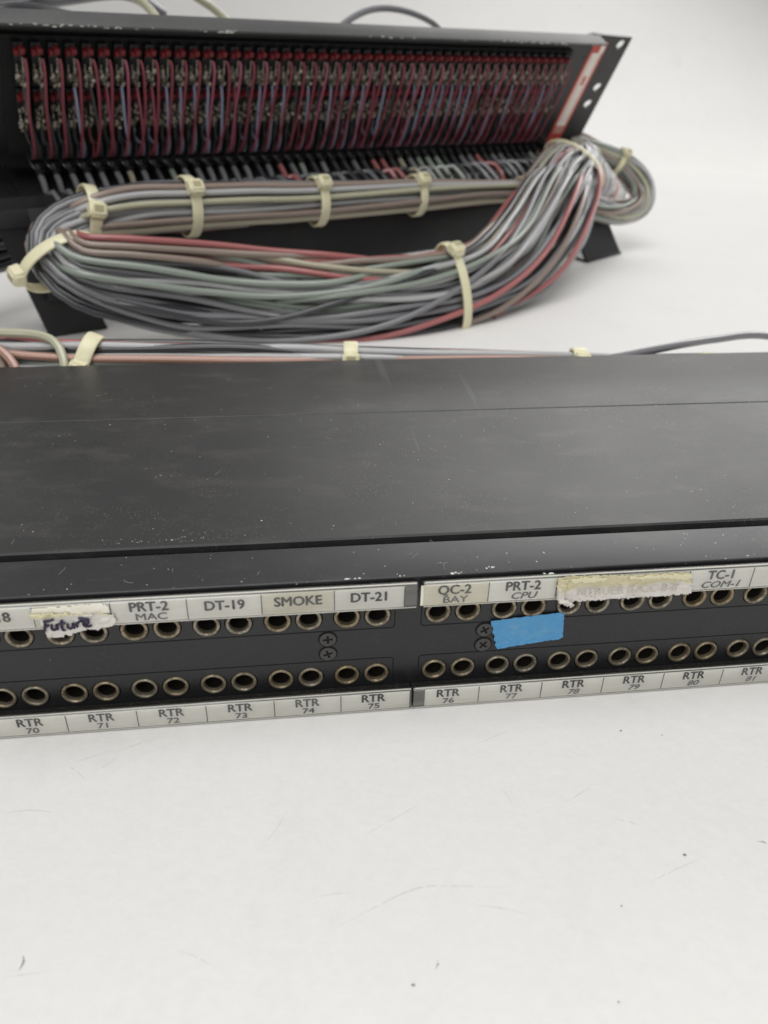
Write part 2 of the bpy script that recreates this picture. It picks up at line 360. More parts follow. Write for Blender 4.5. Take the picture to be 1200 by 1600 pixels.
# countersunk cross-head screws
cross = [(.3, 1.3), (.3, .3), (1.3, .3), (1.3, -.3), (.3, -.3), (.3, -1.3), (-.3, -1.3), (-.3, -.3), (-1.3, -.3), (-1.3, .3), (-.3, .3), (-.3, 1.3)]
for x, z, an in ((-21, 22.5, .05), (-21, 17.6, .3), (21.1, 22.5, .5), (21.1, 17.4, .85), (-168, 22.5, .2), (-168, 17.5, .7), (168, 22.5, .9), (168, 17.5, .1)):
    c, s_ = math.cos(an), math.sin(an); cr = [(p*c-q*s_, p*s_+q*c) for p, q in cross][::-1]
    sh = link('screw', filled([circ(0, 0, 2.15, 30), cr], .3, fplane(-.18)), M_SCREW, front); sh.location = (x*S, 0, z*S)
    rg = link('countersink', filled([circ(0, 0, 2.55, 30), circ(0, 0, 2.15, 30)[::-1]], .1, fplane(-.06)), M_GROOVE, sh)
    rc = link('cross_recess', filled([circ(0, 0, 1.6, 20)], .05, fplane(-.06)), M_GROOVE, sh)
# ---- label strips
YS = -5.0
def strip(x0, x1, z0, z1, cells, end_left, end_right, top):
    # holder: dusty ledge, card, clear cover with bevels
    root = MB()
    zl = 40.6 if top else 5.0
    if top: root.prism([(-.05, 39.6), (-4.2, 39.0), (-4.2, 40.5), (-1.0, 40.62), (-.05, 40.62)], 'x', x0, x1)
    else: root.prism([(-.05, .6), (-4.2, .6), (-4.2, 5.6), (-.05, 5.2)], 'x', x0, x1)
    hold = root.build('label_holder', M_DUST, front)
    px0, px1 = x0+(3.2 if end_left else .6), x1-(3.2 if end_right else .6)
    MB().box(px0, px1, YS+.35, YS+.55, z0+.35, z1-.75).build('label_card', M_PAPER, hold)
    MB().box(x0+.1, x1-.1, YS+.75, YS+.9, z0+.2, z1-.5).build('backing', mat('grey_backing', (.16, .16, .15), .6), hold)
    pr = [(YS+.05, z0+.4), (YS+.45, z0), (YS+1.4, z0), (YS+1.4, z1-.15), (YS+1.0, z1), (YS+.6, z1-.05), (YS, z1-.9)]
    MB().prism(pr, 'x', x0, x1, .06).build('clear_cover', M_CLEAR, hold)
    # pale opaque tubes paint in the glint along the plastic's rounded edges
    MB().tube([(x0+.3, YS+.5, z1-.1), (x1-.3, YS+.5, z1-.1)], .2, 6).tube([(x0+.2, YS+.28, z0+.12), (x1-.2, YS+.28, z0+.12)], .17, 6).build('plastic_edge_glint', M_EDGE, hold)
    dm = []; im = []; fm = []
    T = lambda x, z: (lambda m: (setattr(m, 'translation', Vector((x, YS+.3, z))), m)[1])(FY.copy())
    for xd in cells['div']:
        b = MB().box(xd-.12, xd+.12, YS+.3, YS+.34, z0+.5, z1-.9); dm.append(b.mesh('d'))
    for (xc, t1, t2, st) in cells['txt']:
        if st:
            MB().box(xc-P16/2+.3, xc+P16/2-.3, YS+.31, YS+.345, z0+.4, z1-.8).build('stained_card', M_STAIN, hold)
        if t1:
            one = not t2
            im += bold_text(t1, 4.0 if top else 3.9, T(xc, z0+(3.9 if one else 4.75 if top else 4.45)), .15 if top else .125, xs=.92, ys=.98)
        if t2:
            fm += bold_text(t2, 3.5 if top else 3.3, T(xc+.3, z0+(1.75 if top else 1.65)), .09, xs=1.02, ys=.82 if top else .78, shear=.22 if t2 in ('COM-1', 'CPU', '78', '79', '80', '81') else 0)
    if dm or im: join('lettering', dm+im, M_INK, hold)
    if fm: join('faded_lettering', fm, M_INKF, hold)
    return hold
def cx(k, base): return base+P16*k
tl = {'div': [-19.4-P16*k for k in range(11)]+[-1.9], 'txt': [(-10.6, 'DT-21', '', 0), (-28.3, 'SMOKE', '', 1), (-46.1, 'DT-19', '', 0), (-63.9, 'PRT-2', 'MAC', 0), (-81.9, 'AMIR -4', '', 1), (-100.5, 'DT-18', '', 0)]}
strip(-214, 1.4, 34.9, 42.3, tl, 0, 1, True)
tr = {'div': [19.6+P16*k for k in range(11)], 'txt': [(10.8, 'QC-2', 'BAY', 1), (28.5, 'PRT-2', 'CPU', 0), (82.0, 'TC-1', 'COM-1', 0)]}
strip(2.9, 214, 34.9, 42.3, tr, 0, 0, True)
bl = {'div': [-18.0-P16*k for k in range(11)], 'txt': [(-9.3-P16*k, 'RTR', str(75-k), 0) for k in range(6)]}
strip(-214, 1.3, .35, 7.3, bl, 0, 0, False)
br = {'div': [20.0+P16*k for k in range(11)], 'txt': [(11.3+P16*k, 'RTR', str(76+k), 0) for k in range(6)]}
strip(1.75, 214, .35, 7.3, br, 1, 0, False)
# ---- blue sticker
poly = [(22.5, 25.7), (29, 26.3), (36, 26.8), (41.6, 27.2), (42.5, 26.6), (42.9, 22), (43.2, 18.8), (42.3, 18.0), (36, 17.3), (30, 16.6), (25.2, 15.8), (24.3, 17.2), (24.5, 18.2), (23.8, 19.2), (23.9, 20.6), (23.2, 21.8), (23.3, 23.2), (22.6, 24.3)]
# ---- torn tapes
def crumple(name, poly, y, M_, amp, res=.35, seed=0, jag=1.0):
    xs = [p[0] for p in poly]; zs = [p[1] for p in poly]; b = bmesh.new(); V = {}
    def inside(x, z):
        c = False; n = len(poly)
        for i in range(n):
            (x1, z1), (x2, z2) = poly[i], poly[i-1]
            if (z1 > z) != (z2 > z) and x < (x2-x1)*(z-z1)/(z2-z1)+x1: c = not c
        return c
    nx, nz = int((max(xs)-min(xs))/res)+1, int((max(zs)-min(zs))/res)+1
    def vv(i, k):
        if (i, k) not in V:
            X = min(xs)+i*res; Z = min(zs)+k*res; q = Vector((X*.35+seed, Z*.5, 0))
            ridge = abs(noise.noise(q))*amp+abs(noise.noise(q*2.7+Vector((5, 5, 5))))*amp*.5
            V[i, k] = b.verts.new(Vector((X+.18*jag*noise.noise(q*9), y-ridge, Z+.25*jag*noise.noise(q*8+Vector((9, 0, 0)))))*S)
        return V[i, k]
    for i in range(nx):
        for k in range(nz):
            X = min(xs)+(i+.5)*res; Z = min(zs)+(k+.5)*res
            j = Vector((X*.9+seed, Z*.9, 3)); 
            if inside(X+.45*jag*noise.noise(j), Z+.55*jag*noise.noise(j+Vector((4, 4, 4)))): 
                f = b.faces.new((vv(i, k), vv(i+1, k), vv(i+1, k+1), vv(i, k+1))); f.smooth = True
    me = bpy.data.meshes.new(name); b.to_mesh(me); b.free(); o = link(name, me, M_, front)
    sm = o.modifiers.new('solid', 'SOLIDIFY'); sm.thickness = .12*S; return o
fut = [(-90.9, 39.8), (-88.2, 40.1), (-82.1, 39.6), (-76.8, 39.2), (-74.5, 39.0), (-72.0, 38.3), (-71.5, 37.1), (-72.2, 35.4), (-75.1, 35.0), (-76.2, 34.1), (-77.5, 34.8), (-80.7, 34.1), (-83.3, 33.3), (-87.7, 32.5), (-88.4, 34.2), (-88.7, 36.6), (-89.1, 37.9), (-90.8, 38.7)]
crumple('torn_label', fut, -5.35, M_TAPE, .7, .3, 3)
crumple('adhesive_patch', [(-90.6, 38.6), (-90.4, 41.2), (-84, 41.5), (-73.4, 41.6), (-73.0, 38.6), (-80, 38.2)], -5.05, M_STAIN, .25, .3, 9)
strokes = [[(-88.0, 38.2), (-86.6, 38.3), (-85.6, 38.6)], [(-87.6, 38.1), (-87.9, 36.6), (-88.3, 34.9)], [(-88.0, 36.6), (-86.9, 36.9)],
           [(-86.3, 37.1), (-86.5, 35.9), (-86.0, 35.5), (-85.4, 35.9), (-85.2, 37.0), (-85.1, 35.5)], [(-83.9, 38.3), (-84.1, 36.6), (-84.0, 35.4), (-83.4, 35.3)], [(-84.8, 37.2), (-83.1, 37.4)],
           [(-82.7, 37.1), (-82.8, 36.0), (-82.2, 35.6), (-81.6, 36.2), (-81.5, 37.2), (-81.3, 35.6)], [(-80.7, 37.3), (-80.6, 35.9)], [(-80.6, 36.9), (-79.9, 37.6), (-79.3, 37.5)],
           [(-78.9, 36.4), (-78.0, 36.9), (-78.0, 37.6), (-78.8, 37.6), (-79.1, 36.5), (-78.4, 35.9), (-77.3, 36.2)], [(-80.0, 38.6), (-78.6, 38.2), (-77.6, 38.0)]]
mb = MB()
for s_ in strokes:
    pts = catmull([(x, -6.05-.25*abs(noise.noise(Vector((x*.35, z*.5, 0)))), z) for x, z in s_], .25)
    mb.tube(pts, lambda t: .27+.08*math.sin(t*3.1), 6)
mb.build('handwriting', M_PEN, front)
lng = [(37.0, 41.4), (38.2, 42.3), (40.8, 42.4), (51.7, 42.1), (56.3, 41.6), (67.4, 41.7), (72.8, 41.4), (73.2, 39.4), (74.2, 37.4), (74.2, 34.7), (67.1, 34.5), (53.1, 34.4), (42.5, 34.3), (41.8, 33.3), (38.9, 34.6), (37.5, 36.3)]
crumple('torn_label', lng, -5.3, M_TAPE, .5, .3, 11)
crumple('adhesive_patch', [(40, 41.9), (44, 42.0), (50, 41.4), (51, 40.6), (47, 40.3), (41, 40.4)], -5.75, M_GLUE, .25, .3, 2)
crumple('adhesive_patch', [(56, 41.5), (72.8, 41.2), (73, 39.4), (70, 39.6), (66, 40.4), (60, 40.1), (56, 40.4)], -5.7, M_GLUE, .25, .3, 5)
crumple('adhesive_patch', [(36.9, 41.5), (39.4, 41.9), (39.2, 36), (42.2, 34.4), (41.4, 33.2), (38.6, 34.7), (37.3, 36)], -6.0, M_TAPE, 1.2, .3, 8)
crumple('blue_sticker', poly, -.55, M_BLUE, .4, .14, 4, .12)
def Tm(x, y, z): m = FY.copy(); m.translation = Vector((x, y, z)); return m
join('ghost_lettering', [text_mesh('NTRUER /DCC-8-II', 3.5, Tm(56, -6.1, 37.6), xs=.95, ys=1.0, bold=.0)], M_GHOST, front)
mb = MB()
for k in range(16): x = random.uniform(41, 73); mb.blob((x, -6.6, random.uniform(34.9, 39)), .12, (1.4, .5, 1), 1)
mb.build('ink_specks', M_INK, front)
# ---- paint chips and lint on lip edge and covers
mb = MB(); rnd = random.Random(4)
def chip(x, y, z, r): mb.blob((x, y, z), r, (rnd.uniform(.8, 2.2), rnd.uniform(.6, 1.3), .35), 1, .9, rnd.random()*50)
for x, y in ((-1.5, -.7), (-2.6, -.8), (-14, -.9), (-15.3, -.7), (-16, -.9), (-12.8, -.8), (20, .6), (20.8, 1.2), (21.7, 1.0), (10.8, -.9), (11.7, -.6), (12.5, -1), (13.2, -.5)): chip(x, y, H+.05, rnd.uniform(.18, .36))
for k in range(40): chip(rnd.uniform(-100, 100), rnd.uniform(-.9, 13), H+.02, rnd.uniform(.06, .17))
for k in range(150): chip(rnd.gauss(0, 90), rnd.uniform(20, 158), H+.04, rnd.uniform(.05, .15))
for k in range(5): chip(36.5+rnd.uniform(-.5, .5), -2.2+rnd.uniform(-.3, .3), 41.2, rnd.uniform(.25, .5))
chip(37, 6.5, H, .35); chip(34.8, -1.6, 41, .25)
for k in range(46): chip(rnd.gauss(-62, 9), 20.5+abs(rnd.gauss(0, 1.5)), H+.03, rnd.uniform(.05, .11))
tag(mb.build('dust_specks', M_CHIP, front), kind='stuff')
def fibre(mb, x, y, z, L, r=.05):
    a = rnd.uniform(0, 6.28); pts = [(x, y, z)]
    for k in range(5): a += rnd.uniform(-.5, .5); pts.append((pts[-1][0]+math.cos(a)*L/5, pts[-1][1]+math.sin(a)*L/5, z))
    mb.tube(catmull(pts, .4), r, 4)
mb = MB()
for k in range(46): fibre(mb, rnd.uniform(-110, 120), rnd.choice((rnd.uniform(20, 150), rnd.uniform(0, 13))), H+.06, rnd.uniform(.8, 3.2), .035)
tag(mb.build('lint_fibres', mat('lint', (.4, .39, .36), .8), front), kind='stuff')

# ------------------------------------------------------------------ REAR PATCH PANEL (frame: x along, y = down its plate, z = away through plate)
Q = Vector((-195.7526, 463.5017, 154.569))
D_ = Vector((0.79636212, 0.6047704, 0.00775558)); E_ = Vector((-0.28381387, 0.38498835, -0.8781991)); N_ = Vector((-0.53409463, 0.69716335, 0.47823236))
MR = Matrix((D_, E_, N_)).transposed().to_4x4(); MR.translation = Q*S
Dh = Vector((D_.x, D_.y, 0)).normalized(); Nh = Vector((-Dh.y, Dh.x, 0))
MBk = Matrix((Dh, Nh, Vector((0, 0, 1)))).transposed().to_4x4(); MBk.translation = Vector((Q.x, Q.y, 0))*S
rear = empty('patch_panel', MR)
tag(rear, 'tilted black patch panel seen from its back, with rows of red and lavender wires', 'patch panel')
I4 = Matrix.Identity(4)
def zplane(z): m = I4.copy(); m.translation = Vector((0, 0, z)); return m
PX0, PX1 = -36, 495.5
out = [(PX0, -13.5), (436, -14.5), (446.5, -16.8), (PX1, -15.4), (PX1, 82), (PX0, 82)]
slots = [circ(485.9, -9.2, 3.5, 20, 5.2), circ(484.6, 27.2, 3.5, 20, 5.2), circ(483.4, 42.2, 3.5, 20, 5.2), circ(-27, -8, 3.5, 20, 5.2), circ(-27, 27, 3.5, 20, 5.2), circ(-27, 70, 3.5, 20, 5.2)]
link('back_plate', filled([out]+slots, 2.4, zplane(9.4)), M_REAR, rear)
FL = 12.5
MB().prism([(-16.5, 8.2), (-15.6, 8.2-FL), (-14.2, 8.2-FL), (-13.2, 8.2)], 'x', PX0, 452, .25).build('top_flange', M_FLANGE, rear)
mb = MB()
for k in range(95): x = rnd.choice((rnd.uniform(-8, 70), rnd.uniform(-8, 120), rnd.uniform(340, 445), rnd.uniform(110, 118), rnd.uniform(210, 380))); mb.blob((x, -15.1+rnd.uniform(-.5, .5), 8.0-FL+rnd.uniform(-.3, .4)), rnd.uniform(.2, .55), (rnd.uniform(1, 4), .6, .5), 1, .8, k)
tag(mb.build('paint_chips', M_CHIP, rear), kind='stuff')
# plastic block the jacks sit in
MB().box(-7, 427, -5, 66, 5.2, 8.1).build('jack_block', M_DARK, rear)
# one module per column
rw = random.Random(11)
modcache = []
def module(i):
    root_me = MB(); 
    root_me.box(-2.4, 2.4, -3.2, 20, 1.5, 5.3, .3).box(-2.4, 2.4, 21.6, 47, 1.5, 5.3, .3)
    root = root_me.build('jack_module', M_BLACKP, rear); root.location = (8.89*i*S, 0, 0)
    for e in (0, 24.6):
        MB().box(-2.7, -.7, e-.6, e+2.4, -1.6, 1.6, .5).box(-.4, 2.5, e-2.0, e+1.2, -2.4, 1.6, .6).build('red_insulator', M_REDCAP, root)
        lb = MB()
        for q in range(9):
            ex = e+(8.2 if e == 0 else 4.5)+q*(.95 if e == 0 else 1.5)+rw.uniform(-.5, .5); xx = rw.choice((-2.2, -.4, 1.3))+rw.uniform(-.4, .4)
            lb.blob((xx, ex, -3.4+rw.uniform(-1.4, 1)), rw.uniform(.75, 1.35), (1, rw.uniform(1, 1.7), 1), 1, .5, rw.random()*40)
        lb.blob((-2.6, e+(11.5 if e == 0 else 13.5), -5.0), 1.9, (.9, 1.4, .8), 1, .3, i); lb.blob((.2, e+(14.5 if e == 0 else 10), -6.2), 1.3, (1, 1.4, 1), 1, .3, i); lb.tube([(.6, e+2, -3), (.4, e+9, -4.2), (.2, e+17, -3.5)], .6, 5); lb.tube([(-2.2, e+6, -2), (-2.4, e+13, -3.2)], .5, 5)
        lb.build('solder_lugs', M_LUG, root)
    Ee = 59.5+8*i/47
    sway = rw.uniform(-2.2, 2.6); drift = 4.6-.05*i
    def wire(name, m_, x0, e0, x1, sw, r, z0=-5, zb=-6.5):
        pts = [(x0, e0, z0+1.5), (x0+.4+sw*.3, e0+5, zb), (x0*.5+x1*.5+sw, (e0+Ee)/2, zb-1.2), (x1+sw*.3, Ee-8, zb), (x1, Ee, -3.5), (x1, Ee+3, 1)]
        MB().tube(catmull(pts, 3), r, 6).build(name, m_, root)
    bx = drift+rw.uniform(-.6, .6)
    wire('red_wire', M_WRED if rw.random() < .8 else M_WPINK, 1.6, 2.5, bx-.9, sway, .85)
    kind = rw.random()
    m2 = M_WBLUE if kind < .58 else (M_WGRAY if kind < .85 else M_WPINK)
    wire('pair_wire', m2, .2, 17, bx+1.0, rw.uniform(-1.6, 1.2), .8, zb=-5.4)
    wire('lower_wire', M_WRED if rw.random() < .2 else M_WGRAY, -.6, 40, bx-2.2, rw.uniform(-1, .6), .65, zb=-3.6)
    wire('ground_wire', M_WGRAY if rw.random() < .75 else M_WBLUE, .4, 43, bx+2.7, rw.uniform(-.6, .8), .6, zb=-3.0)
for i in range(48): module(i)
# cable clip comb under the jacks
mb = MB(); mb.prism([(-14, 62), (440, 70.5), (440, 74), (-14, 65.5)], 'z', -3, 8)
mb.build('comb_bar', M_BLACKP, rear)
for i in range(48):
    c = MB(); x = 8.89*i+4.5; g = -9.5+8*i/47
    c.tube(catmull([(x-3.4, 69+g, 0), (x-3.6, 71+g, -7), (x-1, 73+g, -9), (x+2.6, 74+g, -8), (x+3.6, 76+g, -5), (x+3.2, 77+g, 1)], 2), .85, 6).tube([(x+3.3, 71+g, 0), (x+4.4, 69.6+g, -7.5)], .6, 5)
    c.build('cable_clip', M_BLACKP, rear)
# designation strip on the right of the plate
def seg(x0, x1, e0, e1, r, z, th=.3): return filled([rrect(x0, x1, e0, e1, r)], th, zplane(z))
dz = 8.05
sk = Matrix.Rotation(0, 4, 'Z')
ds = link('designation_strip', seg(451.6, 468.4, -11, 80.5, 1.2, dz), M_STRIPR, rear)
link('card', seg(454.4, 465.6, -2, 62, .8, dz-.25), M_STRIP, ds)
join('rules', [seg(456.6, 457.1, 0, 58, .1, dz-.45, .1), seg(462.9, 463.3, 0, 58, .1, dz-.45, .1), seg(458.6, 461.6, 17, 25, .8, dz-.45, .1)], M_STRIPR, ds)
link('card', seg(454.4, 465.6, 63, 69, .8, dz-.25), mat('pale_red_print', (.6, .32, .27), .5), ds)
link('card_corner', seg(461.8, 466.6, -9.4, -2, .6, dz-.25), M_STRIP, ds)
mb = MB()
for (x, e) in ((477, 14), (475, 68), (448, 2)): mb.blob((x, e, 8), 1.3, (1, 1, .3), 2)
mb.build('rivet', M_SCREW, rear)
# bracket with lacing shelf and feet: built in upright frame, parented to the panel
inv = MR.inverted() @ MBk
def bracket_part(mb_, name, m_):
    o = mb_.build(name, m_, rear); o.matrix_local = inv; return o
br_ = MB()
br_.prism([(44, 91), (18, 77.5), (16, 77.3), (14.8, 75.8), (9, 50), (5, 24), (8, 22), (12, 50), (17, 74.5), (44, 88.5)], 'x', -8, 452, .4)
br_.prism([(44, 91), (18, 77.5), (16, 77.3), (14.8, 75.8), (12.4, 66), (15, 66), (17, 74.5), (44, 88.5)], 'x', -60, -8.05, .4)
bracket_part(br_, 'lacing_shelf', M_REAR)
for (tx, ty) in (((-26.5, 14), (8, 14)), ((436, 10), (470, 10))):
    L = MB(); b = bmesh.new()
    if tx[0] < 0: cor = [(-30, 15, 82), (8, 15, 82), (26, 12, 0), (-10, 12, 0)]; toe = [(-10, 12, 0), (26, 12, 0), (27, 2, 0), (-9, 4, 0)]
    else: cor = [(425, 10, 80), (470, 10, 80), (512, -14, 0), (452, -24, 0)]; toe = None
    vs_ = [b.verts.new(Vector(c)*S) for c in cor]; b.faces.new(vs_)
    ge = bmesh.ops.extrude_face_region(b, geom=list(b.faces)); 
    for g in ge['geom']:
        if isinstance(g, bmesh.types.BMVert): g.co += Vector((0, 3.2, 0))*S
    bmesh.ops.recalc_face_normals(b, faces=b.faces); bmesh.ops.bevel(b, geom=list(b.edges), offset=.5*S, segments=2, affect='EDGES')
    L.add(b)
    x0, x1 = (cor[3][0], cor[2][0]); y0 = cor[3][1]
    L.prism([(x0, cor[3][1]), (x1, cor[2][1]), (x1+4, cor[2][1]+34), (x0+8, cor[3][1]+34)], 'z', .1, 2.4, .3)
    bracket_part(L, 'bracket_foot', M_REAR)

# ------------------------------------------------------------------ CABLES
CAMW = Vector((0, 0, 153.484))
def Bk(p): return Vector((Q.x, Q.y, 0))+Dh*p[0]+Nh*p[1]+Vector((0, 0, p[2]))
def Fk(p): return Vector((6.9086, 160.0254, 0))+dX*p[0]+dY*p[1]+Vector((0, 0, p[2]))
def bundle_frames(st, step=7):
    """st: [(point, ra, rb)] -> densely sampled (point, T, Aaxis, Baxis, ra, rb)"""
    P = [s[0] for s in st]; P = [P[0]*2-P[1]]+P+[P[-1]*2-P[-2]]; R_ = [(s[1], s[2]) for s in st]; R_ = [R_[0]]+R_+[R_[-1]]
    pts = []
    for i in range(1, len(P)-2):
        a, b, c, d = P[i-1:i+3]; n = max(2, int((c-b).length/step))
        for k in range(n):
            t = k/n; p = 0.5*((2*b)+(c-a)*t+(2*a-5*b+4*c-d)*t*t+(-a+3*b-3*c+d)*t**3); tt = t*t*(3-2*t)
            pts.append((p, R_[i][0]*(1-tt)+R_[i+1][0]*tt, R_[i][1]*(1-tt)+R_[i+1][1]*tt, (i-1)+t))
    pts.append((P[-2], *R_[-2], len(st)-1.0))
    out = []
    for i, (p, ra, rb, u) in enumerate(pts):
        T = (pts[min(i+1, len(pts)-1)][0]-pts[max(i-1, 0)][0]).normalized()
        v = (CAMW-p).normalized(); Bv = (v-T*v.dot(T))
        out.append([p, T, None, Bv, ra, rb, u])
    # smooth the side axis so it never flips
    for i, o in enumerate(out):
        Bv = o[3].normalized()
        if i: Bv = (Bv*.5+out[i-1][3]*.5); Bv = (Bv-o[1]*Bv.dot(o[1])).normalized()
        o[3] = Bv; o[2] = o[1].cross(Bv).normalized()
    return out
def disk_slots(n, rg):
    out = []; ga = math.pi*(3-5**.5)
    for k in range(n): r = math.sqrt((k+.5)/n); out.append((r*math.cos(k*ga), r*math.sin(k*ga)))
    return out
def cables(root, fr, n, r, palette, seed, weave=.34, start=None, taper_in=None, name='cable', us=None):
    rg = random.Random(seed); sl = disk_slots(n, rg); out = []
    for k, (a, b) in enumerate(sl):
        pts = []; sd = rg.uniform(0, 100); u0, u1 = us(k, rg) if us else (-1, 1e9)
        for (p, T, Av, Bv, ra, rb, u) in fr:
            if u < u0 or u > u1: continue
            aa = a+weave*noise.noise(Vector((u*.55, sd, 0))); bb = b+weave*noise.noise(Vector((u*.55, sd, 50)))
            q = math.hypot(aa, bb); 
            if q > 1: aa /= q; bb /= q
            pts.append(p+Av*aa*(ra-r)+Bv*bb*(rb-r))
        if start: pts = start(k, rg, pts)
        if len(pts) < 4: continue
        for q in range(2): pts = [pts[0]]+[(pts[i-1]+pts[i]*2+pts[i+1])/4 for i in range(1, len(pts)-1)]+[pts[-1]]
        col = palette(k, a, b, rg)
        MB().tube(pts, r*rg.uniform(.94, 1.05), 10).build(name, CM[col], root)
def ribbon_tie(nm, fr, u, label, head_ang, wd=6.8, extra=1.0, tilt=0.0, tail=0, tail_dir=None, arc=None, hs=1.0, pal=M_NYLON):
    """a nylon tie round the bundle at station u, head at head_ang on the section ellipse"""
    i = min(range(len(fr)), key=lambda k: abs(fr[k][6]-u)); p, T, Av, Bv, ra, rb, _ = fr[i]
    T2 = (T*math.cos(tilt)+Av*math.sin(tilt)).normalized(); A2 = T2.cross(Bv).normalized()
    root = empty(nm, Matrix.Translation(p*S)); tag(root, label, 'cable tie', 'ivory nylon ties round the cable bundles')
    def E(t, ex): return A2*(ra+ex)*math.cos(t)+Bv*(rb+ex)*math.sin(t)
    b = bmesh.new(); n = 56; rows_ = []
    for k in range(n):
        t = 2*math.pi*k/n; c0 = E(t, extra-.5); c1 = E(t, extra+.6)
        rows_.append([b.verts.new((c0-T2*wd/2)*S), b.verts.new((c1-T2*wd/2)*S), b.verts.new((c1-T2*wd*.38+ (c1-c0)*.3)*S), b.verts.new((c1+T2*wd*.38+(c1-c0)*.3)*S), b.verts.new((c1+T2*wd/2)*S), b.verts.new((c0+T2*wd/2)*S)])
    for k in range(n):
        for q in range(6): f = b.faces.new((rows_[k][q], rows_[k][(q+1) % 6], rows_[(k+1) % n][(q+1) % 6], rows_[(k+1) % n][q])); f.smooth = q in (2,)
    bmesh.ops.recalc_face_normals(b, faces=b.faces)
    me = bpy.data.meshes.new('strap'); b.to_mesh(me); b.free(); link('strap', me, pal, root)
    # head
    t = head_ang; c = E(t, extra+3.0*hs); nrm = (E(t, 10)-E(t, 0)).normalized(); tg = T2.cross(nrm).normalized()
    hb = bmesh.new(); bmesh.ops.create_cube(hb, size=1)
    for v in hb.verts: v.co = Vector((v.co.x*10.4*hs*(1.0 if v.co.z < 0 else .88), v.co.y*10*hs*(1 if v.co.z < 0 else .84), v.co.z*7.4*hs))*S
    bmesh.ops.bevel(hb, geom=list(hb.edges), offset=1.3*S*hs, segments=3, affect='EDGES')
    for f in hb.faces: f.smooth = True
    M_ = Matrix((T2, tg, nrm)).transposed().to_4x4(); M_.translation = c*S
    h = MB(); h.add(hb, M_); hd = h.build('head', pal, root, 50)
    sl = MB(); sb = bmesh.new(); bmesh.ops.create_cube(sb, size=1)
    for v in sb.verts: v.co = Vector((v.co.x*5.2*hs, v.co.y*3.8*hs, v.co.z*.5+3.55*hs))*S
    sl.add(sb, M_); sl.build('slot', mat('tie_slot', (.33, .3, .17), .6), hd)
    # clipped tail stub
    if tail:
        tb = MB(); q = bmesh.new(); bmesh.ops.create_cube(q, size=1)
        for v in q.verts: v.co = Vector((v.co.x*wd*.85, v.co.y*1.3, v.co.z*tail*.35))*S
        M3 = M_.copy(); M3.translation = (c+nrm*(2.4+tail*.1))*S; tb.add(q, M3); tb.build('clipped_tail', pal, root)
    return root

GRAYS = ['gray', 'gray', 'lgray', 'gray', 'dark', 'green', 'lgray', 'brown', 'beige', 'gray', 'green', 'gray']
# main harness: comes along under the panel to the left, turns, sweeps back right and up
H_ = [((452, 22, 66), 6, 5), ((400, 6, 62), 8, 7), ((341, 0, 64.5), 10, 8), ((272, -3, 67), 12, 9), ((185, -5, 69), 13.5, 10), ((129, -6, 71.5), 14.5, 11), ((88, -8, 73), 15.5, 12), ((46, -8, 74), 15.5, 13),
      ((12, -8, 70), 15.5, 14), ((-7, -17, 60.5), 17.5, 14), ((-3, -36, 51), 22, 12), ((18, -46, 45.5), 26, 10), ((60, -52, 36), 29.5, 10), ((97, -62, 28.5), 28.5, 10), ((135, -80, 24.5), 27, 10), ((182, -95, 23), 27, 11), ((239, -97, 23.5), 27.5, 11),
      ((304, -80, 33.5), 33.5, 12), ((373, -45, 54.5), 36, 12), ((423, -13, 75), 32, 13), ((466, 14, 83), 23, 13), ((496, 40, 84), 14, 10)]
Hs = [(Bk(p), a, b) for p, a, b in H_]
frH = bundle_frames(Hs)
harness = empty('cable_harness', Matrix.Translation(Bk((20, -45, 0))*S))
tag(harness, 'thick looped cable harness, mostly grey and green, hanging in front of the tilted panel', 'cable harness')
def reparent(root):
    M_ = root.matrix_world.copy(); bpy.context.view_layer.update(); Mi = root.matrix_world.inverted()
    for c in root.children: c.matrix_parent_inverse = Mi
def palH(k, a, b, rg):
    x = rg.random()
    if x > .85 and rg.random() < .5: return 'dark'
    if a < -.42: return 'red' if x < .24 else 'brown' if x < .50 else 'beige' if x < .66 else 'gray' if x < .88 else 'green'
    if a > .3: return 'dark' if x < .55 else 'gray' if x < .86 else 'red' if x < .88 else 'brown'
    return 'gray' if x < .38 else 'lgray' if x < .46 else 'green' if x < .66 else 'dark' if x < .76 else 'brown' if x < .86 else 'beige' if x < .96 else 'blue'
def usH(k, rg): return (rg.choice((0, 0, 1.2, 2.2, 3.1, 4.2, 5.2, 6.1)), 99)
cables(harness, frH, 66, 1.9, palH, 5, .3, us=usH)
# strays that cross over the sweep, and the extra cables that join on the rising side
def stray(col, pts, r=2.35): MB().tube(catmull([Bk(p) for p in pts], 4), r, 10).build('cable', CM[col], harness)
def on(u, a, b=1.05):                               # a point on the skin of the harness
    i = min(range(len(frH)), key=lambda k: abs(frH[k][6]-u)); p, T, Av, Bv, ra, rb, _ = frH[i]; return p+Av*a*ra+Bv*b*rb*math.sqrt(max(.05, 1-a*a))
def cross_over(col, us_, r=1.95): MB().tube(catmull([on(u, a, 1.0+.12*math.sin(k*1.3+1)**2 if 0 < k < len(us_)-1 else -.2) for k, (u, a) in enumerate(us_)], 4), r, 10).build('cable', CM[col], harness)
cross_over('red', [(8.6, -.6), (9.4, -.72), (10.2, -.78), (11.2, -.82), (12.2, -.86), (13.2, -.93), (14.0, -.98), (14.6, -.9)])
cross_over('brown', [(8.6, -.4), (9.4, -.5), (10.2, -.6), (11.2, -.66), (12.2, -.72), (13.2, -.84), (14.2, -.95)])
cross_over('brown', [(8.6, -.2), (9.4, -.3), (10.2, -.42), (11.2, -.5), (12.0, -.5), (12.8, -.5)])
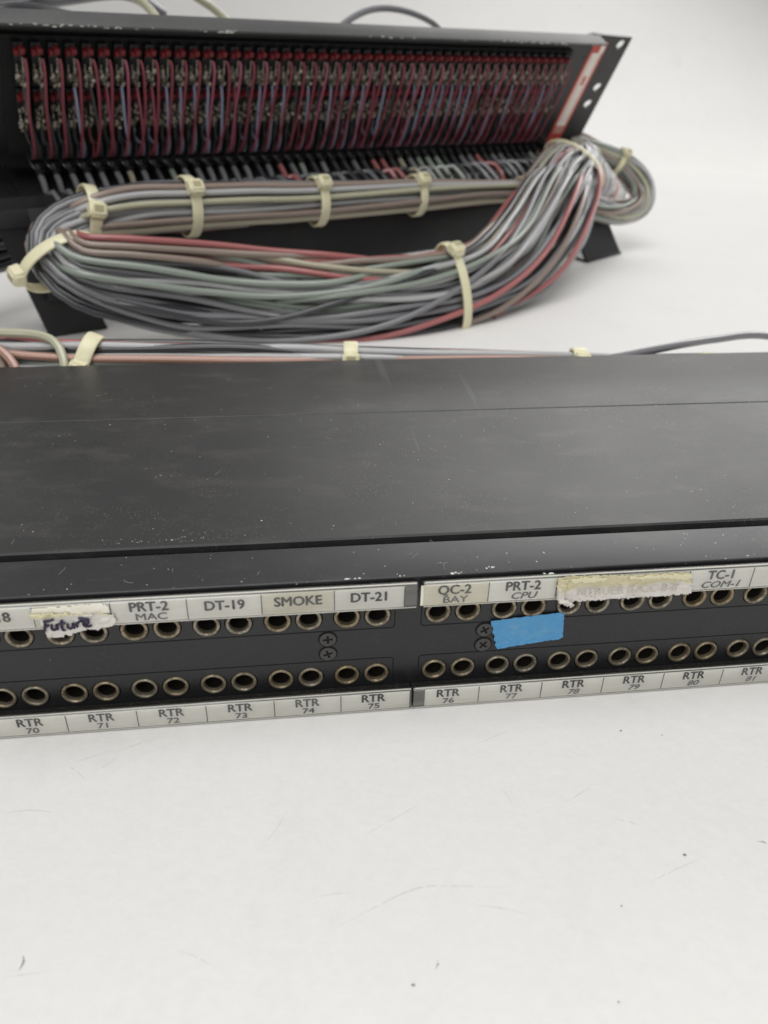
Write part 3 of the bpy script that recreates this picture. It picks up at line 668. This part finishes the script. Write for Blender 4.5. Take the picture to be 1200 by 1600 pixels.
cross_over('green', [(8.8, 0), (9.6, -.1), (10.4, -.22), (11.4, -.28), (12.4, -.22), (13.4, -.28), (14.2, -.4), (15, -.7)])
cross_over('green', [(9.2, .25), (10.2, .12), (11.2, .06), (12.2, .05), (13.4, -.02), (14.4, -.25), (15.2, -.55), (16, -.7)])
for col_, a0, a1 in (('brown', .75, .8), ('cream', .15, .45), ('lgray', .5, .62), ('beige', -.75, -.8), ('brown', -.5, -.2)):
    cross_over(col_, [(.4, a1), (1.2, a1), (2.2, a1*.9), (3.1, (a0+a1)/2), (4.2, a0), (5.2, a0), (6.1, a0*.95), (7.1, a0), (7.8, a0*.8), (8.4, a0*.6)])
cross_over('dark', [(10.2, .55), (11.2, .55), (12.2, .62), (13.2, .50), (14.2, .05), (15.2, -.5), (16.2, -.8), (17.2, -.85), (18.2, -.8), (19.4, -.6)])
cross_over('gray', [(11.4, .85), (12.4, .92), (13.4, .93), (14.4, .72), (15.2, .3), (16.2, -.25), (17.2, -.45), (18.4, -.5), (19.8, -.4)])
cross_over('red', [(13.6, .98), (14.4, .93), (15.2, .70), (16.2, .45), (17.2, .35), (18.4, .30), (19.8, .25)])
cross_over('red', [(16.2, .93), (17.2, .9), (18.2, .82), (19.2, .7), (20, .5)])
cross_over('brown', [(15.2, .98), (16.2, .82), (17.2, .62), (18.2, .5), (19.8, .4)])
cross_over('lgray', [(14.2, -.2), (15.2, -.55), (16.2, -.6), (17.2, -.7), (18.4, -.62), (19.8, -.5)])
cross_over('lgray', [(15.0, .2), (16.2, -.02), (17.2, -.1), (18.4, .0), (19.8, .05)])
cross_over('green', [(13.0, .2), (14.2, -.1), (15.2, -.3), (16.2, -.42), (17.2, -.3), (18.4, -.3), (19.8, -.2)])
reparent(harness)
# drops from the panel down behind the harness
rd = random.Random(21)
drops = empty('cable_row', Matrix.Translation(Bk((200, 20, 70))*S))
tag(drops, 'row of short slanting cables dropping from the comb of the tilted panel', 'cables')
Q3 = lambda X, e, nn: Q+D_*X+E_*e+N_*nn
for i in range(48):
    X = 8.89*i+5; k = i/47
    g = 8*k; dx = 6+13*k**.8+rd.uniform(-2, 2.5)
    p0 = Q3(X, 64.5+g, -2); p1 = Q3(X+dx*.3, 72+g*.7, -8); p2 = Q3(X+dx*.55, 79, -13+rd.uniform(-1.5, 1.5))
    p3 = Bk((X+dx*.85+1, 22+rd.uniform(-2, 2), 82)); p4 = Bk((X+dx+3, 12+rd.uniform(-2, 2), 71)); p5 = Bk((X+dx*1.2+4, 10, 58))
    pal = rd.choices(['dark', 'gray', 'green', 'beige', 'brown', 'red'], [6, 7, 2, 1.6, 1.4, .5])[0] if i > 4 else 'gray'
    if i in (27, 28): pal = 'red'
    MB().tube(catmull([p0, p1, p2, p3, p4, p5], 4), 1.85, 8).build('cable', CM[pal], drops)
    MB().tube(catmull([p0, p0*.7+p1*.3, p1*.6+p0*.4], 3), 2.2, 8).build('heat_shrink', M_BLACKP, drops)
reparent(drops)
# right hand loop
loop = empty('cable_loop', Matrix.Translation(Bk((500, 20, 30))*S))
tag(loop, 'small curled loop of cables at the right end of the tilted panel', 'cable loop')
L_ = [((486, 46, 92), 8, 7), ((512, 30, 84), 10, 8), ((538, 18, 72), 12, 9), ((552, 6, 56), 14, 9), ((543, -4, 42), 13, 9), ((512, -8, 37), 12, 9), ((478, -8, 42), 11, 9), ((452, -4, 50), 10, 8)]
frL = bundle_frames([(Bk(p), a, b) for p, a, b in L_], 5)
cables(loop, frL, 26, 1.9, lambda k, a, b, rg: 'red' if k in (3,) else rg.choice(['lgray', 'gray', 'beige', 'brown', 'lgray', 'blue', 'green', 'cream']), 8, .5)
L2 = [((480, 70, 102), 6, 6), ((505, 58, 97), 7, 6), ((545, 42, 80), 7, 6), ((563, 30, 66), 7, 6), ((570, 22, 52), 6, 6)]
cables(loop, bundle_frames([(Bk(p), a, b) for p, a, b in L2], 5), 9, 2.2, lambda k, a, b, rg: rg.choice(['dark', 'dark', 'gray', 'brown']), 9, .4)
for k, c in enumerate(('beige', 'red', 'lgray', 'lgray', 'gray', 'lgray', 'brown', 'gray', 'lgray', 'red', 'beige', 'gray', 'lgray', 'gray', 'brown')):
    e = rd.uniform(-3, 3); q = k*3.0
    P = [Bk((474+q*.4, 46, 84)), Bk((480+q*.7, 32, 93-k*.9)), Bk((488+q*.9+e, 16, 86-k*1.9)), Bk((487+q+e*.5, 2+k*.3, 68-k*1.0)), Bk((470+q*.8, -6, 50-k*.3+e)), Bk((446+q*.5, -6, 44+e))]
    MB().tube(catmull(P, 4), 1.95, 8).build('cable', CM[c], loop)
reparent(loop)
# bundle behind the front panel
nb = empty('cable_bundle', Matrix.Translation(Fk((0, 178, 0))*S))
tag(nb, 'long tied bundle of cables lying behind the near black panel', 'cable bundle')
D0 = [((-235, 196, 40), 12, 10), ((-190, 190, 39), 11.5, 10), ((-151, 184, 38.5), 11, 10), ((-121, 181, 37.5), 10.5, 9), ((-70, 179, 37), 9.5, 8.5), ((-30, 177, 37), 8, 7), ((0, 175, 37.2), 6.5, 6), ((44, 172, 37.2), 5.5, 5.5), ((104, 169, 36.8), 4.2, 4.2), ((150, 168, 34), 4, 4), ((215, 168, 30), 4, 4)]
frD = bundle_frames([(Fk(p), a, b) for p, a, b in D0], 7)
def usD(k, rg): return (0, 99)
cables(nb, frD, 26, 1.8, lambda k, a, b, rg: 'red' if k == 17 else rg.choice(['gray', 'green', 'tan', 'brown', 'lgray', 'beige', 'dark', 'lgray']), 14, .5, us=usD)
# loose ends dropping from it to the panel, and the lone grey lead
for c, P in (('tan', [(-165, 178, 44), (-153, 176, 46.5), (-146, 172, 44), (-141, 167, 38), (-140, 163, 30)]), ('cream', [(-150, 184, 49.5), (-135, 182, 49), (-127, 178, 47), (-123, 172, 42), (-122, 166, 34)]), ('brown', [(-180, 182, 46), (-160, 178, 47), (-150, 174, 42), (-147, 168, 34)])):
    MB().tube(catmull([Fk(p) for p in P], 3), 1.9, 8).build('cable', CM[c], nb)
MB().tube(catmull([Fk(p) for p in [(96, 164, 37), (120, 166, 39.2), (140, 170, 41), (160, 178, 41), (182, 190, 39), (215, 204, 36), (260, 215, 25)]], 4), 1.9, 10).build('cable', CM['gray'], nb)
MB().box(-1, 1, 0, 1, 0, 1).bm.free()
lb = MB(); lb.prism([(96, 164), (165, 164), (165, 172), (96, 172)], 'z', 36, 38.6, .4)
o = lb.build('lacing_bar', M_REAR, front)
reparent(nb)
# leads behind the tilted panel
bk = empty('cable_bundle', Matrix.Translation(Bk((150, 120, 0))*S))
tag(bk, 'thick grey leads arching up behind the top edge of the tilted panel', 'cable bundle')
for r, c, P in ((4.2, 'gray', [(-60, 70, 150), (-10, 90, 170), (30, 100, 178), (62, 112, 184), (110, 130, 190), (140, 140, 180)]), (3.6, 'gray', [(-30, 60, 176), (10, 75, 181), (40, 95, 186), (60, 110, 196)]), (3.0, 'dark', [(-40, 60, 160), (5, 62, 173), (30, 70, 176), (70, 90, 172)]),
                (2.8, 'cream', [(88, 112, 196), (104, 111, 190), (117, 108, 181), (125, 100, 165), (126, 90, 140)]), (2.8, 'cream', [(140, 112, 198), (153, 111, 190), (168, 110, 182), (178, 104, 170), (182, 95, 150)]),
                (2.6, 'gray', [(240, 90, 150), (262, 100, 172), (290, 106, 186), (318, 110, 191), (348, 108, 188), (372, 104, 178), (388, 96, 155)])):
    MB().tube(catmull([Bk(p) for p in P], 5), r, 10).build('cable', CM[c], bk)
reparent(bk)
lo = empty('cable_bundle', Matrix.Translation(Bk((-20, 80, 0))*S))
tag(lo, 'dark cables hanging at the left edge beyond the bracket foot', 'cable bundle')
L3 = [((-110, 40, 62), 20, 14), ((-60, 60, 50), 20, 14), ((-20, 78, 42), 18, 12), ((15, 90, 48), 16, 12), ((60, 100, 60), 14, 12)]
cables(lo, bundle_frames([(Bk(p), a, b) for p, a, b in L3], 6), 20, 2.6, lambda k, a, b, rg: 'red' if k == 12 else 'dark', 17, .4)
reparent(lo)

# ------------------------------------------------------------------ CABLE TIES
pi = math.pi
ribbon_tie('cable_tie', frH, 1.2, 'tie on the upper run half hidden beside the rising cables, rightmost of the upper run', pi*.5-.7, extra=2.0)
ribbon_tie('cable_tie', frH, 3.05, 'tie on the upper run under the middle of the tilted panel, second from its right', pi*.5-.7, extra=2.0)
ribbon_tie('cable_tie', frH, 4.08, 'third cable tie from the right on the upper run, over the dark shelf', pi*.5-.7, extra=2.0)
ribbon_tie('cable_tie', frH, 6.18, 'tie on the upper run just right of the bend, above the salmon cables', pi*.5-.55, extra=1.8)
ribbon_tie('cable_tie', frH, 7.7, 'tie head on top of the left bend of the looped harness', pi*.5-.15, tilt=.35, extra=2.0)
ribbon_tie('cable_tie', frH, 9.7, 'tie with its square head sticking out left of the harness bend', pi*.5-1.2, tilt=.2, extra=2.0)
ribbon_tie('cable_tie', frH, 15.75, 'tie with a long curved strap round the fat lower sweep of the harness', pi*.5+.85, extra=2.6)
ribbon_tie('cable_tie', frH, 19.4, 'narrow tie arching over the top of the rising cables by the panel corner', -pi*.5, wd=5)
ribbon_tie('cable_tie', frL, 1.6, 'small tie at the top of the curled loop on the far right', pi*.5+.8, wd=5, hs=.8)
ribbon_tie('cable_tie', frD, 3.1, 'slanting tie on the near bundle at the left, below the bracket foot', pi*.5-.3, tilt=.35, wd=6.5, hs=.78)
ribbon_tie('cable_tie', frD, 6.0, 'tie with an open square head above the middle of the near panel', pi*.5, wd=6.5, hs=.78)
ribbon_tie('cable_tie', frD, 8.0, 'tie head peeping over the back edge of the near panel, right of its middle', pi*.5, wd=6.5, hs=.78)
ribbon_tie('cable_tie', frD, 9.2, 'pale blurred tie at the far right behind the near panel', pi*.5+.4, wd=6.5, hs=.78)

# ------------------------------------------------------------------ crumbs and pencil-like scuffs on the board
rt = random.Random(3); mb = MB()
for k in range(26): mb.blob((rt.uniform(-160, 170), rt.uniform(10, 160), .1), rt.uniform(.07, .2), (rt.uniform(.6, 1.6), rt.uniform(.6, 1.6), .5), 1, .7, k)
for x, y, r in ((-45, 72, .4), (75, 70, .38), (8, 82, .25), (70, 112, .3)): mb.blob((x, y, .2), r, (1.5, .7, .5), 1, .7, x)
tag(mb.build('crumbs', mat('dark_crumbs', (.10, .09, .085), .8)), kind='stuff')

def on_board(name, lines, wds, m_):
    b = bmesh.new()
    for L, w_ in zip(lines, wds):
        pts = catmull([Vector((x, y, .06)) for x, y in L], .8) if len(L) > 2 else catmull([Vector((L[0][0], L[0][1], .06)), Vector(((L[0][0]+L[1][0])/2+.4, (L[0][1]+L[1][1])/2+.3, .06)), Vector((L[1][0], L[1][1], .06))], .8)
        n = len(pts); prev = None
        for i, p in enumerate(pts):
            t = (pts[min(i+1, n-1)]-pts[max(i-1, 0)]).normalized(); sd = Vector((-t.y, t.x, 0)); w2 = w_*math.sin(math.pi*(i+.4)/n)*(.5+rt.random()*.7)/2
            cur = (b.verts.new((p+sd*w2)*S), b.verts.new((p-sd*w2)*S))
            if prev and rt.random() > .12: b.faces.new((prev[0], prev[1], cur[1], cur[0]))
            prev = cur
    me = bpy.data.meshes.new(name); b.to_mesh(me); b.free(); return link(name, me, m_)
sc1 = [[(-87.1, 118.3), (-81.6, 119.5), (-74.9, 119.0)], [(-12.9, 99.6), (-3.4, 100.9)], [(-8.3, 92.7), (7.6, 101.6), (15.9, 102.9), (27.7, 102.8)], [(21.7, 98.7), (33.0, 96.8)], [(45.1, 125.4), (53.1, 130.4)], [(24.9, 142.9), (35.7, 148.8)], [(-67.0, 137.7), (-57.0, 143.0)],
       [(-25.5, 111.1), (-20.9, 121.5)], [(-78.4, 133.2), (-71.2, 128.4)], [(-3.9, 114.2), (11.0, 124.4)], [(30.1, 129.7), (32.6, 124.5)], [(56.4, 121.2), (62.0, 119.6)], [(-71.4, 81.2), (-63.3, 82.6)], [(-76, 134), (-68, 138)], [(-70, 131), (-66, 136)], [(60, 105), (75, 112)], [(-40, 88), (-30, 84)]]
def faint(name, c, a):
    m = bpy.data.materials.new(name); m.use_nodes = True; t = m.node_tree; p = t.nodes['Principled BSDF']; p.inputs['Base Color'].default_value = (*c, 1); p.inputs['Roughness'].default_value = .7; p.inputs['Alpha'].default_value = a; return m
tag(on_board('scuff_marks', sc1, [.45, .25, .4, .3, .3, .25, .35, .25, .3, .22, .3, .35, .3, .3, .3, .3, .25], faint('pale_scuff', (.42, .41, .40), .13)), kind='stuff')
tag(on_board('scuff_marks', [[(-68.4, 82.9), (-68.8, 85.7)], [(12.3, 85.1), (12.9, 87.0)], [(88, 116), (90, 115.5)], [(-90, 113), (-87.5, 112.6)]], [.4, .35, .3, .3], faint('dark_scuff', (.2, .19, .18), .6)), kind='stuff')
